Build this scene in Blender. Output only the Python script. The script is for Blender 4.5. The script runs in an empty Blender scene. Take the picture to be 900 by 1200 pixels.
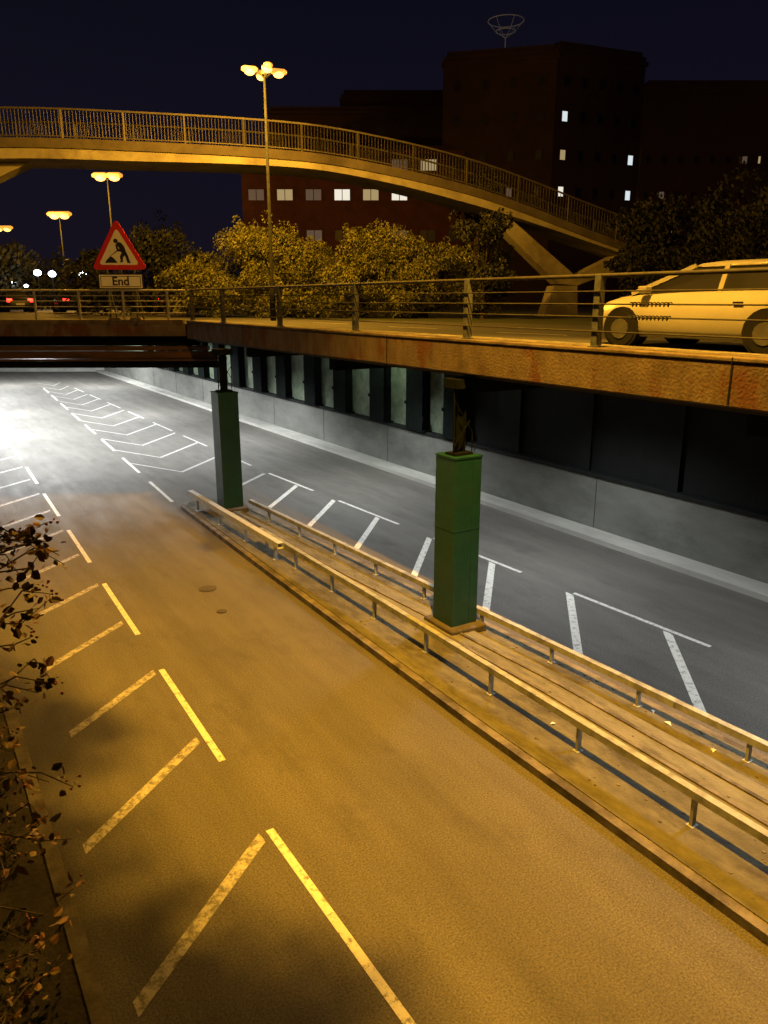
import bpy, math, random
from mathutils import Vector, Matrix, Quaternion
random.seed(7)
R=math.radians
scene=bpy.context.scene
COL=bpy.context.collection
# ------------------------------------------------------------------ materials
def new_mat(name):
    m=bpy.data.materials.new(name);m.use_nodes=True
    nt=m.node_tree;return m,nt,nt.nodes,nt.links,nt.nodes["Principled BSDF"]
def mat(name,c1,c2=None,scale=4.0,rough=0.8,metal=0.0,bump=0.0,bscale=40,stretch=(1,1,1),detail=6,c3=None,lo=.35,hi=.65,spec=0.5,c3pos=(.50,.64)):
    m,nt,N,L,P=new_mat(name)
    P.inputs["Roughness"].default_value=rough;P.inputs["Metallic"].default_value=metal
    P.inputs["Specular IOR Level"].default_value=spec
    tc=N.new("ShaderNodeTexCoord");mp=N.new("ShaderNodeMapping");mp.inputs["Scale"].default_value=stretch
    L.new(tc.outputs["Object"],mp.inputs[0])
    if c2 is None: c2=tuple(x*.7 for x in c1)
    n=N.new("ShaderNodeTexNoise");n.inputs["Scale"].default_value=scale;n.inputs["Detail"].default_value=detail;n.inputs["Roughness"].default_value=.65
    L.new(mp.outputs[0],n.inputs["Vector"])
    r=N.new("ShaderNodeValToRGB");r.color_ramp.elements[0].position=lo;r.color_ramp.elements[1].position=hi
    r.color_ramp.elements[0].color=(*c2,1);r.color_ramp.elements[1].color=(*c1,1)
    L.new(n.outputs["Fac"],r.inputs[0]);out=r.outputs[0]
    if c3:
        n2=N.new("ShaderNodeTexNoise");n2.inputs["Scale"].default_value=scale*.37;n2.inputs["Detail"].default_value=8;n2.inputs["Roughness"].default_value=.7
        L.new(mp.outputs[0],n2.inputs["Vector"])
        r2=N.new("ShaderNodeValToRGB");r2.color_ramp.elements[0].position=c3pos[0];r2.color_ramp.elements[1].position=c3pos[1]
        L.new(n2.outputs["Fac"],r2.inputs[0])
        mx=N.new("ShaderNodeMixRGB");L.new(r2.outputs[0],mx.inputs[0]);L.new(out,mx.inputs[1]);mx.inputs[2].default_value=(*c3,1);out=mx.outputs[0]
    L.new(out,P.inputs["Base Color"])
    if bump>0:
        nb=N.new("ShaderNodeTexNoise");nb.inputs["Scale"].default_value=bscale;nb.inputs["Detail"].default_value=4
        L.new(tc.outputs["Object"],nb.inputs["Vector"])
        b=N.new("ShaderNodeBump");b.inputs["Strength"].default_value=bump;b.inputs["Distance"].default_value=.02
        L.new(nb.outputs["Fac"],b.inputs["Height"]);L.new(b.outputs[0],P.inputs["Normal"])
    return m
def emit(name,c,s,base=(.1,.1,.1)):
    m,nt,N,L,P=new_mat(name);P.inputs["Base Color"].default_value=(*base,1)
    P.inputs["Emission Color"].default_value=(*c,1);P.inputs["Emission Strength"].default_value=s;return m

def asphalt(name,dark,light,patch,track=0.35):
    m,nt,N,L,P=new_mat(name);P.inputs["Roughness"].default_value=.78
    tc=N.new("ShaderNodeTexCoord")
    def noise(sc,st=(1,1,1),det=6,ro=.6):
        mp=N.new("ShaderNodeMapping");mp.inputs["Scale"].default_value=st;L.new(tc.outputs["Object"],mp.inputs[0])
        n=N.new("ShaderNodeTexNoise");n.inputs["Scale"].default_value=sc;n.inputs["Detail"].default_value=det;n.inputs["Roughness"].default_value=ro
        L.new(mp.outputs[0],n.inputs["Vector"]);return n.outputs["Fac"]
    def ramp(f,a,b,ca=(0,0,0),cb=(1,1,1)):
        r=N.new("ShaderNodeValToRGB");r.color_ramp.elements[0].position=a;r.color_ramp.elements[1].position=b
        r.color_ramp.elements[0].color=(*ca,1);r.color_ramp.elements[1].color=(*cb,1);L.new(f,r.inputs[0]);return r.outputs[0]
    def mix(f,a,b,mode='MIX'):
        x=N.new("ShaderNodeMixRGB");x.blend_type=mode
        if isinstance(f,float): x.inputs[0].default_value=f
        else: L.new(f,x.inputs[0])
        for k,v in ((1,a),(2,b)):
            if isinstance(v,tuple): x.inputs[k].default_value=(*v,1)
            else: L.new(v,x.inputs[k])
        return x.outputs[0]
    base=ramp(noise(.55,(1,.35,1),8,.65),.3,.7,dark,light)
    grain=ramp(noise(42,(1,1,1),3,.8),.3,.72,(.28,.28,.28),(1.78,1.78,1.78))
    base=mix(.95,base,grain,'MULTIPLY')
    speck=ramp(noise(18,(1,1,1),6,.85),.57,.70,(1,1,1),(.52,.50,.48))
    base=mix(.8,base,speck,'MULTIPLY')
    streak=ramp(noise(1.5,(1,.03,1),4,.55),.35,.68,(.76,.76,.76),(1.16,1.16,1.16))
    base=mix(track*2,base,streak,'MULTIPLY')
    st=ramp(noise(.9,(1,.5,1),9,.75),.54,.68)
    base=mix(st,base,mix(.5,base,patch))
    L.new(base,P.inputs["Base Color"])
    nb=noise(110,(1,1,1),3,.7);b=N.new("ShaderNodeBump");b.inputs["Strength"].default_value=.7;b.inputs["Distance"].default_value=.012
    L.new(nb,b.inputs["Height"]);L.new(b.outputs[0],P.inputs["Normal"])
    L.new(ramp(noise(3,(1,.2,1)),.3,.7,(.68,.68,.68),(.88,.88,.88)),P.inputs["Roughness"])
    return m
def paintmat(name,c,asph,wear=.42):
    m,nt,N,L,P=new_mat(name);P.inputs["Roughness"].default_value=.65
    tc=N.new("ShaderNodeTexCoord")
    n=N.new("ShaderNodeTexNoise");n.inputs["Scale"].default_value=9;n.inputs["Detail"].default_value=9;n.inputs["Roughness"].default_value=.8
    L.new(tc.outputs["Object"],n.inputs["Vector"])
    r=N.new("ShaderNodeValToRGB");r.color_ramp.elements[0].position=wear-.06;r.color_ramp.elements[1].position=wear+.06
    r.color_ramp.elements[0].color=(*asph,1);r.color_ramp.elements[1].color=(*c,1)
    L.new(n.outputs["Fac"],r.inputs[0]);L.new(r.outputs[0],P.inputs["Base Color"]);return m

M_ROAD=asphalt("asphalt_worn",(.080,.076,.067),(.128,.120,.108),(.045,.043,.040))
M_ROAD2=asphalt("asphalt_upper",(.06,.06,.06),(.10,.10,.10),(.04,.04,.04))
M_PAINT=paintmat("road_paint",(.62,.62,.57),(.13,.125,.115),.43)
M_PAINTW=paintmat("road_paint_worn",(.38,.37,.32),(.12,.115,.105),.49)
M_PAINTF=paintmat("road_paint_faded",(.46,.46,.45),(.13,.13,.13),.45)
M_KERB=mat("kerb_concrete",(.20,.18,.145),(.085,.075,.06),3,.9,bump=.4,c3=(.055,.048,.04))
M_FOOT=mat("footway_concrete",(.38,.38,.35),(.27,.27,.25),1.5,.9,bump=.2,stretch=(1,.3,1))
M_PAVE=mat("median_concrete",(.150,.145,.105),(.080,.076,.055),5,.95,bump=.9,bscale=30,c3=(.055,.05,.036),stretch=(1,.4,1),detail=11)
M_PAVE2=mat("median_strip_concrete",(.200,.195,.140),(.125,.12,.085),5,.95,bump=.9,bscale=24,c3=(.085,.08,.055),stretch=(1,.3,1),detail=11)
M_GALV=mat("galvanised_steel",(.38,.41,.39),(.25,.27,.26),6,.65,.1,c3=(.18,.185,.165))
M_GALVP=mat("pale_galvanised_steel",(.66,.70,.72),(.50,.53,.54),6,.6,.1)
M_GREEN=mat("green_paint",(.009,.062,.058),(.006,.044,.040),5,.4,bump=.08,bscale=12,c3=(.013,.052,.042))
M_DKSTEEL=mat("dark_steel",(.006,.008,.0075),(.003,.004,.004),4,.7,.0,spec=.2)
M_BEAR=mat("bearing_steel",(.007,.010,.009),(.004,.0055,.005),4,.95,.0,spec=.05)
M_EDGE=mat("stained_concrete",(.120,.090,.062),(.058,.040,.027),3.0,.92,bump=.6,bscale=25,c3=(.075,.026,.011),stretch=(1,1.0,.55),c3pos=(.53,.60),detail=9)
M_COPE=mat("coping_concrete",(.14,.108,.074),(.07,.05,.033),3.0,.9,bump=.5,c3=(.04,.024,.015),stretch=(1,.8,1),detail=9)
M_PAD=mat("pad_concrete",(.10,.09,.07),(.06,.05,.04),5,.95,bump=.5)
M_RUST=mat("rusty_girder",(.09,.042,.022),(.035,.019,.012),2.5,.85,.0,bump=.3,stretch=(.4,.4,3))
M_WALL=mat("wall_concrete",(.150,.155,.140),(.105,.109,.098),1.0,.85,bump=.3,bscale=14,c3=(.082,.086,.077),stretch=(1,.6,1.6))
M_JOINT=mat("joint_dark",(.05,.05,.05),(.035,.035,.035),2,.9)
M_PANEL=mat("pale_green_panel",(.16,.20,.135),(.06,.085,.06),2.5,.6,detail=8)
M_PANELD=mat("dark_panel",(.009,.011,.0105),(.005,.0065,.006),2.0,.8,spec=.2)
M_SOFFIT=mat("deck_soffit",(.05,.05,.045),(.03,.03,.028),1,.9)
M_GRASS=mat("grass",(.05,.06,.02),(.025,.03,.012),1.5,.95,bump=.6,bscale=20)
M_SOIL=mat("verge_soil",(.060,.052,.038),(.028,.025,.019),5,.95,bump=.8,bscale=20)
M_RAIL=mat("railing_steel",(.038,.035,.031),(.018,.016,.014),8,.75,.0,spec=.25)
M_RPOST=mat("railing_post_steel",(.085,.095,.105),(.035,.038,.042),8,.6,.0,spec=.3)
M_FBC=mat("footbridge_concrete",(.30,.27,.19),(.20,.18,.125),.9,.85,bump=.1,c3=(.15,.125,.09))
M_FBE=mat("footbridge_edge",(.085,.07,.05),(.048,.039,.029),1.2,.85)
M_FBR=mat("footbridge_rail",(.065,.056,.043),(.04,.034,.027),3,.6,.2)
M_BRICK=mat("red_brick",(.115,.036,.024),(.07,.023,.016),.8,.9)
M_BRICKD=mat("dark_brick",(.045,.021,.017),(.030,.014,.012),.5,.9)
M_GLASSD=mat("dark_glass",(.012,.011,.012),(.008,.008,.009),1,.35)
M_WINW=emit("lit_window",(1,.93,.78),.85);M_WINC=emit("lit_window_cool",(.85,.95,1),.8)
M_WINY=emit("lit_window_warm",(1,.75,.35),.35);M_WINDIM=emit("dim_window",(1,.7,.5),.07)
M_POLE=mat("lamp_pole_steel",(.020,.021,.021),(.012,.013,.013),5,.9,.0,spec=.05)
M_BULB=emit("sodium_lantern",(1,.48,.11),3.6);M_BULBO=emit("sodium_lantern_rim",(1,.36,.045),1.3);M_BULBW=emit("white_floodlight",(.75,.88,1),22)
M_LEAF=mat("leaf_lit",(.17,.165,.028),(.06,.065,.014),1.1,.6)  # lit copy of the leaf material, brightness put into the colour
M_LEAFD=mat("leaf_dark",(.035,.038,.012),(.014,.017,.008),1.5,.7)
M_LEAFK=mat("leaf_shaded",(.013,.015,.007),(.006,.007,.004),1.5,.8)  # shaded copy of the leaf material, darkness put into the colour
M_LEAFB=mat("bramble_leaf",(.17,.075,.035),(.045,.040,.016),14,.6)
M_BERRY=mat("bramble_berry",(.28,.06,.03),(.12,.025,.015),20,.4)
M_BARK=mat("bark",(.05,.035,.025),(.025,.017,.012),8,.9,bump=.5)
M_REDS=mat("sign_red",(.62,.025,.02),(.5,.02,.015),3,.45)
M_WHITE=mat("sign_white",(.82,.80,.76),(.74,.72,.68),3,.5);M_BLACK=mat("sign_black",(.012,.012,.012),(.01,.01,.01),3,.5)
M_YCAR=mat("cream_car_paint",(.27,.26,.235),(.23,.22,.20),1.5,.35)
M_DCAR=mat("dark_car_paint",(.02,.022,.028),(.015,.015,.02),2,.4)
M_TYRE=mat("tyre_rubber",(.012,.012,.012),(.008,.008,.008),5,.95,spec=.1)
M_RIM=mat("wheel_rim",(.05,.05,.05),(.03,.03,.03),5,.7)
M_TAIL=emit("tail_light_red",(1,.03,.015),9);M_HEAD=emit("headlight",(1,.85,.5),9)
M_IRON=mat("cast_iron",(.065,.055,.045),(.035,.03,.025),12,.8,.0,bump=.6,bscale=60)
M_RUBBER=mat("black_rubber",(.015,.015,.015),(.01,.01,.01),5,.7)

# ------------------------------------------------------------------ mesh helpers
class MB:
    def __init__(s): s.v=[];s.f=[]
    def quad(s,a,b,c,d):
        n=len(s.v);s.v+=[tuple(a),tuple(b),tuple(c),tuple(d)];s.f.append((n,n+1,n+2,n+3));return s
    def box(s,x0,x1,y0,y1,z0,z1,M=None):
        n=len(s.v);P=[(x0,y0,z0),(x1,y0,z0),(x1,y1,z0),(x0,y1,z0),(x0,y0,z1),(x1,y0,z1),(x1,y1,z1),(x0,y1,z1)]
        if M is not None: P=[tuple(M@Vector(p)) for p in P]
        s.v+=P;s.f+=[tuple(n+i for i in q) for q in ((0,3,2,1),(4,5,6,7),(0,1,5,4),(1,2,6,5),(2,3,7,6),(3,0,4,7))];return s
    def beam(s,a,b,w,h,up=(0,0,1)):
        a=Vector(a);b=Vector(b);d=(b-a).normalized();u=Vector(up)
        r=d.cross(u).normalized();u=r.cross(d).normalized();n=len(s.v)
        for p in (a,b):
            for i,j in ((-1,-1),(1,-1),(1,1),(-1,1)): s.v.append(tuple(p+r*(w/2*i)+u*(h/2*j)))
        s.f+=[tuple(n+i for i in q) for q in ((3,2,1,0),(4,5,6,7),(0,1,5,4),(1,2,6,5),(2,3,7,6),(3,0,4,7))];return s
    def sweep(s,pts,w,h):
        """continuous rectangular bar along points (level section)"""
        pts=[Vector(p) for p in pts];n=len(s.v);k=len(pts)
        for i,p in enumerate(pts):
            d=(pts[min(i+1,k-1)]-pts[max(i-1,0)]);d.z=0;d.normalize();r=Vector((d.y,-d.x,0))
            for a,b in ((-1,-1),(1,-1),(1,1),(-1,1)): s.v.append(tuple(p+r*(w/2*a)+Vector((0,0,h/2*b))))
        for i in range(k-1):
            o=n+4*i
            for j in range(4): s.f.append((o+j,o+(j+1)%4,o+4+(j+1)%4,o+4+j))
        s.f+=[(n+3,n+2,n+1,n),(n+4*k-4,n+4*k-3,n+4*k-2,n+4*k-1)];return s
    def tube(s,pts,rad,seg=8):
        pts=[Vector(p) for p in pts];k=len(pts);n=len(s.v)
        if not hasattr(rad,'__len__'): rad=[rad]*k
        for i,p in enumerate(pts):
            d=(pts[min(i+1,k-1)]-pts[max(i-1,0)]).normalized()
            a=Vector((0,0,1)) if abs(d.z)<.9 else Vector((1,0,0))
            r=d.cross(a).normalized();u=r.cross(d)
            for j in range(seg):
                t=2*math.pi*j/seg;s.v.append(tuple(p+(r*math.cos(t)+u*math.sin(t))*rad[i]))
        for i in range(k-1):
            for j in range(seg):
                s.f.append((n+i*seg+j,n+i*seg+(j+1)%seg,n+(i+1)*seg+(j+1)%seg,n+(i+1)*seg+j))
        s.f.append(tuple(n+j for j in range(seg))[::-1]);s.f.append(tuple(n+(k-1)*seg+j for j in range(seg)));return s
    def prism(s,poly,z0,z1,fn=None):
        fn=fn or (lambda x,y,z:(x,y,z));n=len(s.v);k=len(poly)
        s.v+=[tuple(fn(x,y,z0)) for x,y in poly]+[tuple(fn(x,y,z1)) for x,y in poly]
        s.f.append(tuple(range(n,n+k))[::-1]);s.f.append(tuple(range(n+k,n+2*k)))
        for i in range(k): s.f.append((n+i,n+(i+1)%k,n+k+(i+1)%k,n+k+i))
        return s
    def ball(s,c,r,seg=8,rings=5,sz=1):
        n=len(s.v);c=Vector(c)
        for i in range(rings+1):
            a=math.pi*i/rings
            for j in range(seg):
                t=2*math.pi*j/seg;s.v.append((c.x+r*math.sin(a)*math.cos(t),c.y+r*math.sin(a)*math.sin(t),c.z+r*sz*math.cos(a)))
        for i in range(rings):
            for j in range(seg): s.f.append((n+i*seg+j,n+(i+1)*seg+j,n+(i+1)*seg+(j+1)%seg,n+i*seg+(j+1)%seg))
        return s
def thing(name,label,cat,loc=(0,0,0),rotz=0,group=None):
    e=bpy.data.objects.new(name,None);COL.objects.link(e);e.location=loc;e.rotation_euler=(0,0,rotz)
    e.empty_display_size=.2;e["label"]=label;e["category"]=cat
    if group:e["group"]=group
    return e
def part(par,name,mb,m,world=True,smooth=False,bevel=0,label=None):
    me=bpy.data.meshes.new(name);vs=mb.v
    if par is not None and world:
        l=par.location;vs=[(x-l.x,y-l.y,z-l.z) for x,y,z in vs]
    me.from_pydata(vs,[],mb.f);me.update()
    o=bpy.data.objects.new(name,me);COL.objects.link(o);me.materials.append(m)
    if par is not None:o.parent=par
    if smooth:
        for p in me.polygons:p.use_smooth=True
    if bevel:
        b=o.modifiers.new("bevel","BEVEL");b.width=bevel;b.segments=2;b.limit_method='ANGLE'
    if label:o["label"]=label
    return o
def struct(name,mb,m,label,cat="ground"):
    o=part(None,name,mb,m);o["kind"]="structure";o["label"]=label;o["category"]=cat;return o

H=6.2;ZU=5.45
# ------------------------------------------------------------------ ground sheets
XL=-.45;XE=8.3;XW=15.7
cA=(8.3,25.75);cB=(XL,30.95)   # skewed bridge edge over the cutting
g=MB()
B=700
g.quad((-B,-B,ZU),(XL,-B,ZU),(XL,B,ZU),(-B,B,ZU))
g.quad((XE,-B,ZU),(B,-B,ZU),(B,cA[1],ZU),(XE,cA[1],ZU))
g.quad((XE,cA[1],ZU),(B,cA[1],ZU),(B,B,ZU),(XE,B,ZU))
g.quad((XL,cB[1],ZU),(XE,cA[1],ZU),(XE,B,ZU),(XL,B,ZU))
g.quad((XL,-B,ZU),(XE,-B,ZU),(XE,-30,ZU),(XL,-30,ZU))
struct("ground",g,M_GRASS,"rough grass at street level beside the sunken road","ground")
road=struct("road",MB().quad((XL,-30,0),(XW+.4,-30,0),(XW+.4,110,0),(XL,110,0)),M_ROAD,"worn grey asphalt carriageway in the sunken underpass","road")
up=MB();poly=[(9.1,-60),(19.6,-60),(19.6,8),(17.5,20),(14.6,30.5),(14.6,45),(19,70),(24,130),(6,130),(5,60),(2,44),(-8,42),(-8,36.5),(9.1,26.3)]
n=len(poly);up.v=[(x,y,ZU+.006) for x,y in poly];up.f=[tuple(range(n))]
road2=struct("road",up,M_ROAD2,"grey asphalt street on the bridge deck","road")
struct("pavement",MB().box(8.62,9.1,-30,25.6,ZU+.004,ZU+.11),M_KERB,"narrow concrete edge strip along the deck railing","pavement")

def mark(par,name,a,b,w,z,m):
    a=Vector((a[0],a[1],0));b=Vector((b[0],b[1],0));d=(b-a).normalized();r=Vector((d.y,-d.x,0))*w/2
    q=MB();P=[a-r,a+r,b+r,b-r];q.quad(*[(p.x,p.y,z) for p in P]);return part(par,name,q,m)
ZM=.005
def lx(y): return 3.03 if y<8 else 3.03+(y-8)*.0245
def diag(x0,y0,x1,y1,w,m):
    h=w/2/math.cos(math.atan2(y1-y0,x1-x0))
    part(road,"road_marking",MB().quad((x0,y0-h,ZM),(x1,y1-h,ZM),(x1,y1+h,ZM),(x0,y0+h,ZM)),m)
for k in range(0,8):
    y0=4.3+4.88*k;y1=y0+3.2
    mark(road,"road_marking",(lx(y0),y0),(lx(y1),y1),.10,ZM,M_PAINT)
for k in range(0,17):
    y1=7.42+2.46*k;x1=lx(y1)-.13;l=1.9 if k<2 else 1.62
    diag(x1-l,y1-l*.82,x1,y1,.15,M_PAINTW)
def rx(y): return 12.05-(y-8)*.052 if y<26 else 11.12
for k in range(-1,4):
    y0=7.9+4.92*k;y1=y0+3.3
    mark(road,"road_marking",(rx(y0),y0),(rx(y1),y1),.10,ZM,M_PAINT)
for y0 in (27.6,32.5,37.4,42.3,47.2,52.1,57):
    mark(road,"road_marking",(11.1-(y0-27)*.012,y0),(11.1-(y0-24)*.012,y0+3.2),.10,ZM,M_PAINTF)
for k in range(-1,7):
    y1=8.75+2.48*k;x1=rx(y1)-.1
    diag(x1-2.03,y1-2.25,x1,y1,.16,M_PAINT)
mark(road,"road_marking",(9.4,24.6),(10.95,26.0),.14,ZM,M_PAINTF)
for y0 in (23.7,28.6,33.5,38.4,43.3,48.2,53.1,58):
    f=lambda y:6.8+(y-23.7)*.052
    mark(road,"road_marking",(f(y0),y0),(f(y0+3.2),y0+3.2),.11,ZM,M_PAINT)
for k in range(12):
    y=27.9+3.15*k;xa=8.45+k*.11;xl=6.8+(y+3-23.7)*.052
    q=MB();w=.10
    q.quad((xl,y+2.7-w,ZM),(xa,y-w,ZM),(xa,y+w,ZM),(xl,y+2.7+w,ZM))
    q.quad((xa,y-w,ZM),(11.0-(y-27)*.012,y+2.5-w,ZM),(11.0-(y-27)*.012,y+2.5+w,ZM),(xa,y+w,ZM))
    part(road,"road_marking",q,M_PAINTF)
for y0 in (12.6,17.5,22.4): mark(road2,"road_marking",(12.6,y0),(12.3,y0+2),.12,ZU+.011,M_PAINT)
mark(road2,"road_marking",(18.9,-10),(18.9,9),.12,ZU+.011,M_PAINT)

struct("verge",MB().box(XL,.62,-30,60,.0,.10),M_SOIL,"dark verge with soil beside the retaining wall","verge")
struct("kerb",MB().box(.62,.78,-30,60,.0,.13),M_KERB,"concrete kerb along the verge","kerb")
struct("pavement",MB().box(15.0,XW+.02,-30,100,.0,.13),M_FOOT,"narrow pale concrete footway at the wall base","pavement")
def mr(y): return 9.42-(y-5)*.056
def island(x0off,y1):
    L=[(6.6+x0off,-30),(6.52+x0off,8),(6.62+x0off,16),(6.74+x0off,y1-.5)]
    nose=[(6.95+x0off,y1-.1),(7.35,y1+.05-x0off*.3),(7.9,y1-.1)]
    Rr=[(mr(y)-x0off,y) for y in (y1-.7,18,12,5,-30)]
    return L+nose+Rr
struct("kerb",MB().prism(island(0,23.1),0,.12),M_KERB,"stained concrete kerb edging the central island","kerb")
struct("pavement",MB().prism(island(.14,23.0),.1,.135),M_PAVE,"gritty concrete central island between the carriageways","pavement")
q=MB();P=[(7.95,-30),(7.85,8),(7.72,15),(7.5,22.0),(7.95,22.0),(8.3,15),(8.62,8),(8.8,-30)]
q.prism(P,.13,.20);struct("pavement",q,M_PAVE2,"raised dusty concrete strip along the central island","pavement")
for (xa,xb) in ((8.02,7.70),(8.40,7.84)):
    q=MB();q.prism([(xa,-30),(xa-.08,8),(xb+.02,15),(xb-.1,21.8),(xb-.06,21.8),(xb+.07,15),(xa-.02,8),(xa+.06,-30)],.198,.225)
    struct("kerb",q,M_KERB,"low lengthwise concrete ridge on the central island","kerb")

def manhole(x,y,lab,r=.30):
    t=thing("manhole_cover",lab,"manhole cover",(x,y,.003))
    a=MB();ring=[(math.cos(i*math.pi/12)*r,math.sin(i*math.pi/12)*r) for i in range(24)]
    a.prism(ring,0,.006);part(t,"frame",a,M_IRON,world=False)
    b=MB();ring=[(x*.85,y*.85) for x,y in ring];b.prism(ring,.006,.014);part(t,"lid",b,M_IRON,world=False)
manhole(5.14,15.7,"round cast iron manhole cover set in the asphalt",.20)
manhole(4.95,14.3,"small round worn iron cover in the carriageway",.11)
lt=MB();random.seed(5)
for _ in range(420):
    y=random.uniform(2,22);x=random.choice([random.uniform(6.75,7.8),random.uniform(8.5,9.2)]) if random.random()<.9 else random.uniform(7.8,8.6)
    s=random.uniform(.004,.014);x=min(x,mr(y)-.2)
    z=.200 if 7.96<x<8.25 else .135
    lt.box(x-s,x+s,y-s*1.3,y+s*1.3,z,z+.003+s*.8)
o=part(None,"gravel",lt,M_KERB);o["kind"]="stuff";o["label"]="scattered grit and small stones on the island";o["category"]="gravel"
def scrap(x,y,z,s,m,name,lab,cat):
    a=MB();k=random.uniform(0,3);c,sn=math.cos(k)*s,math.sin(k)*s
    a.v=[(x-c,y-sn,z),(x+sn*.6,y-c*.6,z+s*.3),(x+c,y+sn,z),(x-sn*.6,y+c*.6,z+s*.4)];a.f=[(0,1,2,3)]
    o=part(None,name,a,m);o["label"]=lab;o["category"]=cat;o["group"]="litter along the central island"
for (x,y,s) in ((8.95,6.4,.07),(9.05,6.75,.05),(8.9,5.6,.06),(7.5,7.3,.05)):
    scrap(x,y,.14,s,M_WHITE,"litter","crumpled pale scrap of paper on the island","litter")

# ------------------------------------------------------------------ guard rails
def guard(xf,ys,y0,y1,zc,label,m=None,k=1.0):
    m=m or M_GALV
    t=thing("crash_barrier",label,"crash barrier",(xf((y0+y1)/2),(y0+y1)/2,.13),group="steel crash barriers on the central island")
    nn_=int(y1-y0);pts=[(xf(y0+(y1-y0)*i/nn_),y0+(y1-y0)*i/nn_,zc) for i in range(nn_+1)]
    W=.105*k;hz=.046*k
    a=MB();a.sweep([(p[0],p[1],p[2]+hz) for p in pts],W,.010);a.sweep([(p[0],p[1],p[2]-hz) for p in pts],W,.010)
    a.sweep([(p[0]-W/2+.004,p[1],p[2]) for p in pts],.007,2*hz-.012);a.sweep([(p[0]+W/2-.004,p[1],p[2]) for p in pts],.007,2*hz-.012)
    part(t,"rail",a,m)
    hh=zc-.13-hz-.006
    a=MB();a.box(-.035,.035,-.022,.022,0,hh);a.box(-.06,.06,-.05,.05,.0,.012)
    first=None
    for y in ys:
        o=part(t,"post",a,m,world=False) if first is None else first.copy()
        if first is None:first=o
        else:COL.objects.link(o)
        o.location=(xf(y)-t.location.x,y-t.location.y,0)
    a=MB()
    for y in [y0+3*i+1.5 for i in range(int((y1-y0)/3))]:
        x=xf(y);a.box(x-W/2-.004,x+W/2+.004,y-.16,y+.16,zc-hz-.008,zc+hz+.008)
    if len(ys)>5: part(t,"splice_plate",a,m)["kind"]="stuff"
    return t
guard(lambda y:7.30-max(0,y-12)*.012,[1.2,2.95,4.74,6.6,8.5,10.3,12.08,13.81,15.57,17.2],-4,17.6,.565,"galvanised box rail barrier beside the orange lit carriageway")
guard(lambda y:7.12-(y-16)*.02,[16.4,18.2,20,21.8],16.1,22.4,.56,"pale overlapping end section of galvanised barrier",M_GALVP,1.45)
guard(lambda y:9.10-(y-5)*.052,[1.2,3.4,5.2,7.0,8.8,10.6,12.4,14.2,16.0,17.8,19.6],-4,20.8,.465,"galvanised box rail barrier beside the shaded carriageway")

# ------------------------------------------------------------------ pillars
def pillar(x,y,top,label):
    t=thing("pillar",label,"pillar",(x,y,.13),group="green square steel pillars on the island")
    s=.30
    part(t,"shaft",MB().box(-s,s,-s,s,.12,top-.13),M_GREEN,world=False,bevel=.012)
    a=MB();a.box(-s-.006,s+.006,-s-.006,s+.006,2.0,2.02);a.box(-s-.01,s+.01,-s-.01,s+.01,top-.155,top-.125)
    a.box(.10,.115,-s-.006,-s+.01,.12,top-.16)
    part(t,"joint_strip",a,M_GREEN,world=False)
    part(t,"base_pad",MB().prism([(-.42,-.48),(.38,-.52),(.46,-.2),(.46,.45),(-.42,.45)],0,.14),M_PAD,world=False,bevel=.03)
    b=MB();z1=4.87-.13;z0=top-.12
    b.box(-.09,.09,-.01,.01,z0,z1);b.box(-.09,-.075,-.07,.07,z0,z1);b.box(.075,.09,-.07,.07,z0,z1)
    b.tube([(-.20,-.1,z0),(-.19,-.1,z0+.6),(-.22,-.1,z1)],.014,6);b.tube([(.18,-.14,z0),(.20,-.14,z1)],.012,6)
    b.tube([(-.20,-.1,z0+.15),(.18,-.14,z0+.7)],.010,5);b.tube([(.18,-.14,z0+.4),(-.2,-.1,z0+1.0)],.010,5)
    b.box(-.22,-.06,-.105,-.095,z0+.3,z0+.32);b.box(-.22,.20,-.16,.12,z0,z0+.04)
    b.box(-.24,.24,-.20,.20,z1-.16,z1)
    part(t,"bearing_post",b,M_BEAR,world=False)
    return t
pillar(8.42,10.95,3.50,"tall dark green square pillar with concrete base pad")
pillar(7.86,21.35,3.66,"dark green square pillar near the nose of the island")

# ------------------------------------------------------------------ wall under the deck
t=thing("retaining_wall","grey concrete wall with dark steel ribs and panels above","wall",(XW,20,0))
part(t,"dado",MB().box(XW,XW+.5,-30,100,.1,1.55),M_WALL)
for y in [8.9+i*5.35 for i in range(-1,10)]: part(t,"joint",MB().box(XW-.012,XW+.01,y-.010,y+.010,.14,1.52),M_JOINT)
part(t,"ledge",MB().box(XW-.06,XW+.5,-30,100,1.552,1.66),M_PANELD,bevel=.015)
part(t,"panel",MB().box(XW+.22,XW+.5,-30,21.4,1.66,4.85),M_PANELD)  # unlit recess panels, the shade put into their dark colour
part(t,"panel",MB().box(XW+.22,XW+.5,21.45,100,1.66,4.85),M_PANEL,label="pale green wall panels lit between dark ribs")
ribm=MB();ribm.box(-.36,.0,-.44,.44,0,3.2);ribm.box(-.40,-.36,-.52,.52,0,3.2);ribm.box(-.38,.0,-.62,.62,0,.05)
ribm.box(-.42,-.40,-.60,-.46,.4,.55);ribm.box(-.42,-.40,-.60,-.46,1.4,1.55);ribm.box(-.42,-.40,.46,.60,.9,1.02)
ribd=MB();ribd.box(-.12,.0,-.12,.12,0,3.2);ribd.box(-.14,-.12,-.16,.16,0,3.2)
first=None
for y in [20.6,22.9,25.5,28.5,31.3,34.4,37.3,40.3,43.2,46,49,52,55,58]:
    o=part(t,"rib",ribm,M_BEAR,world=False) if first is None else first.copy()
    if first is None:first=o
    else:COL.objects.link(o)
    o.location=(.22,y-20,1.66)
first=None
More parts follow.
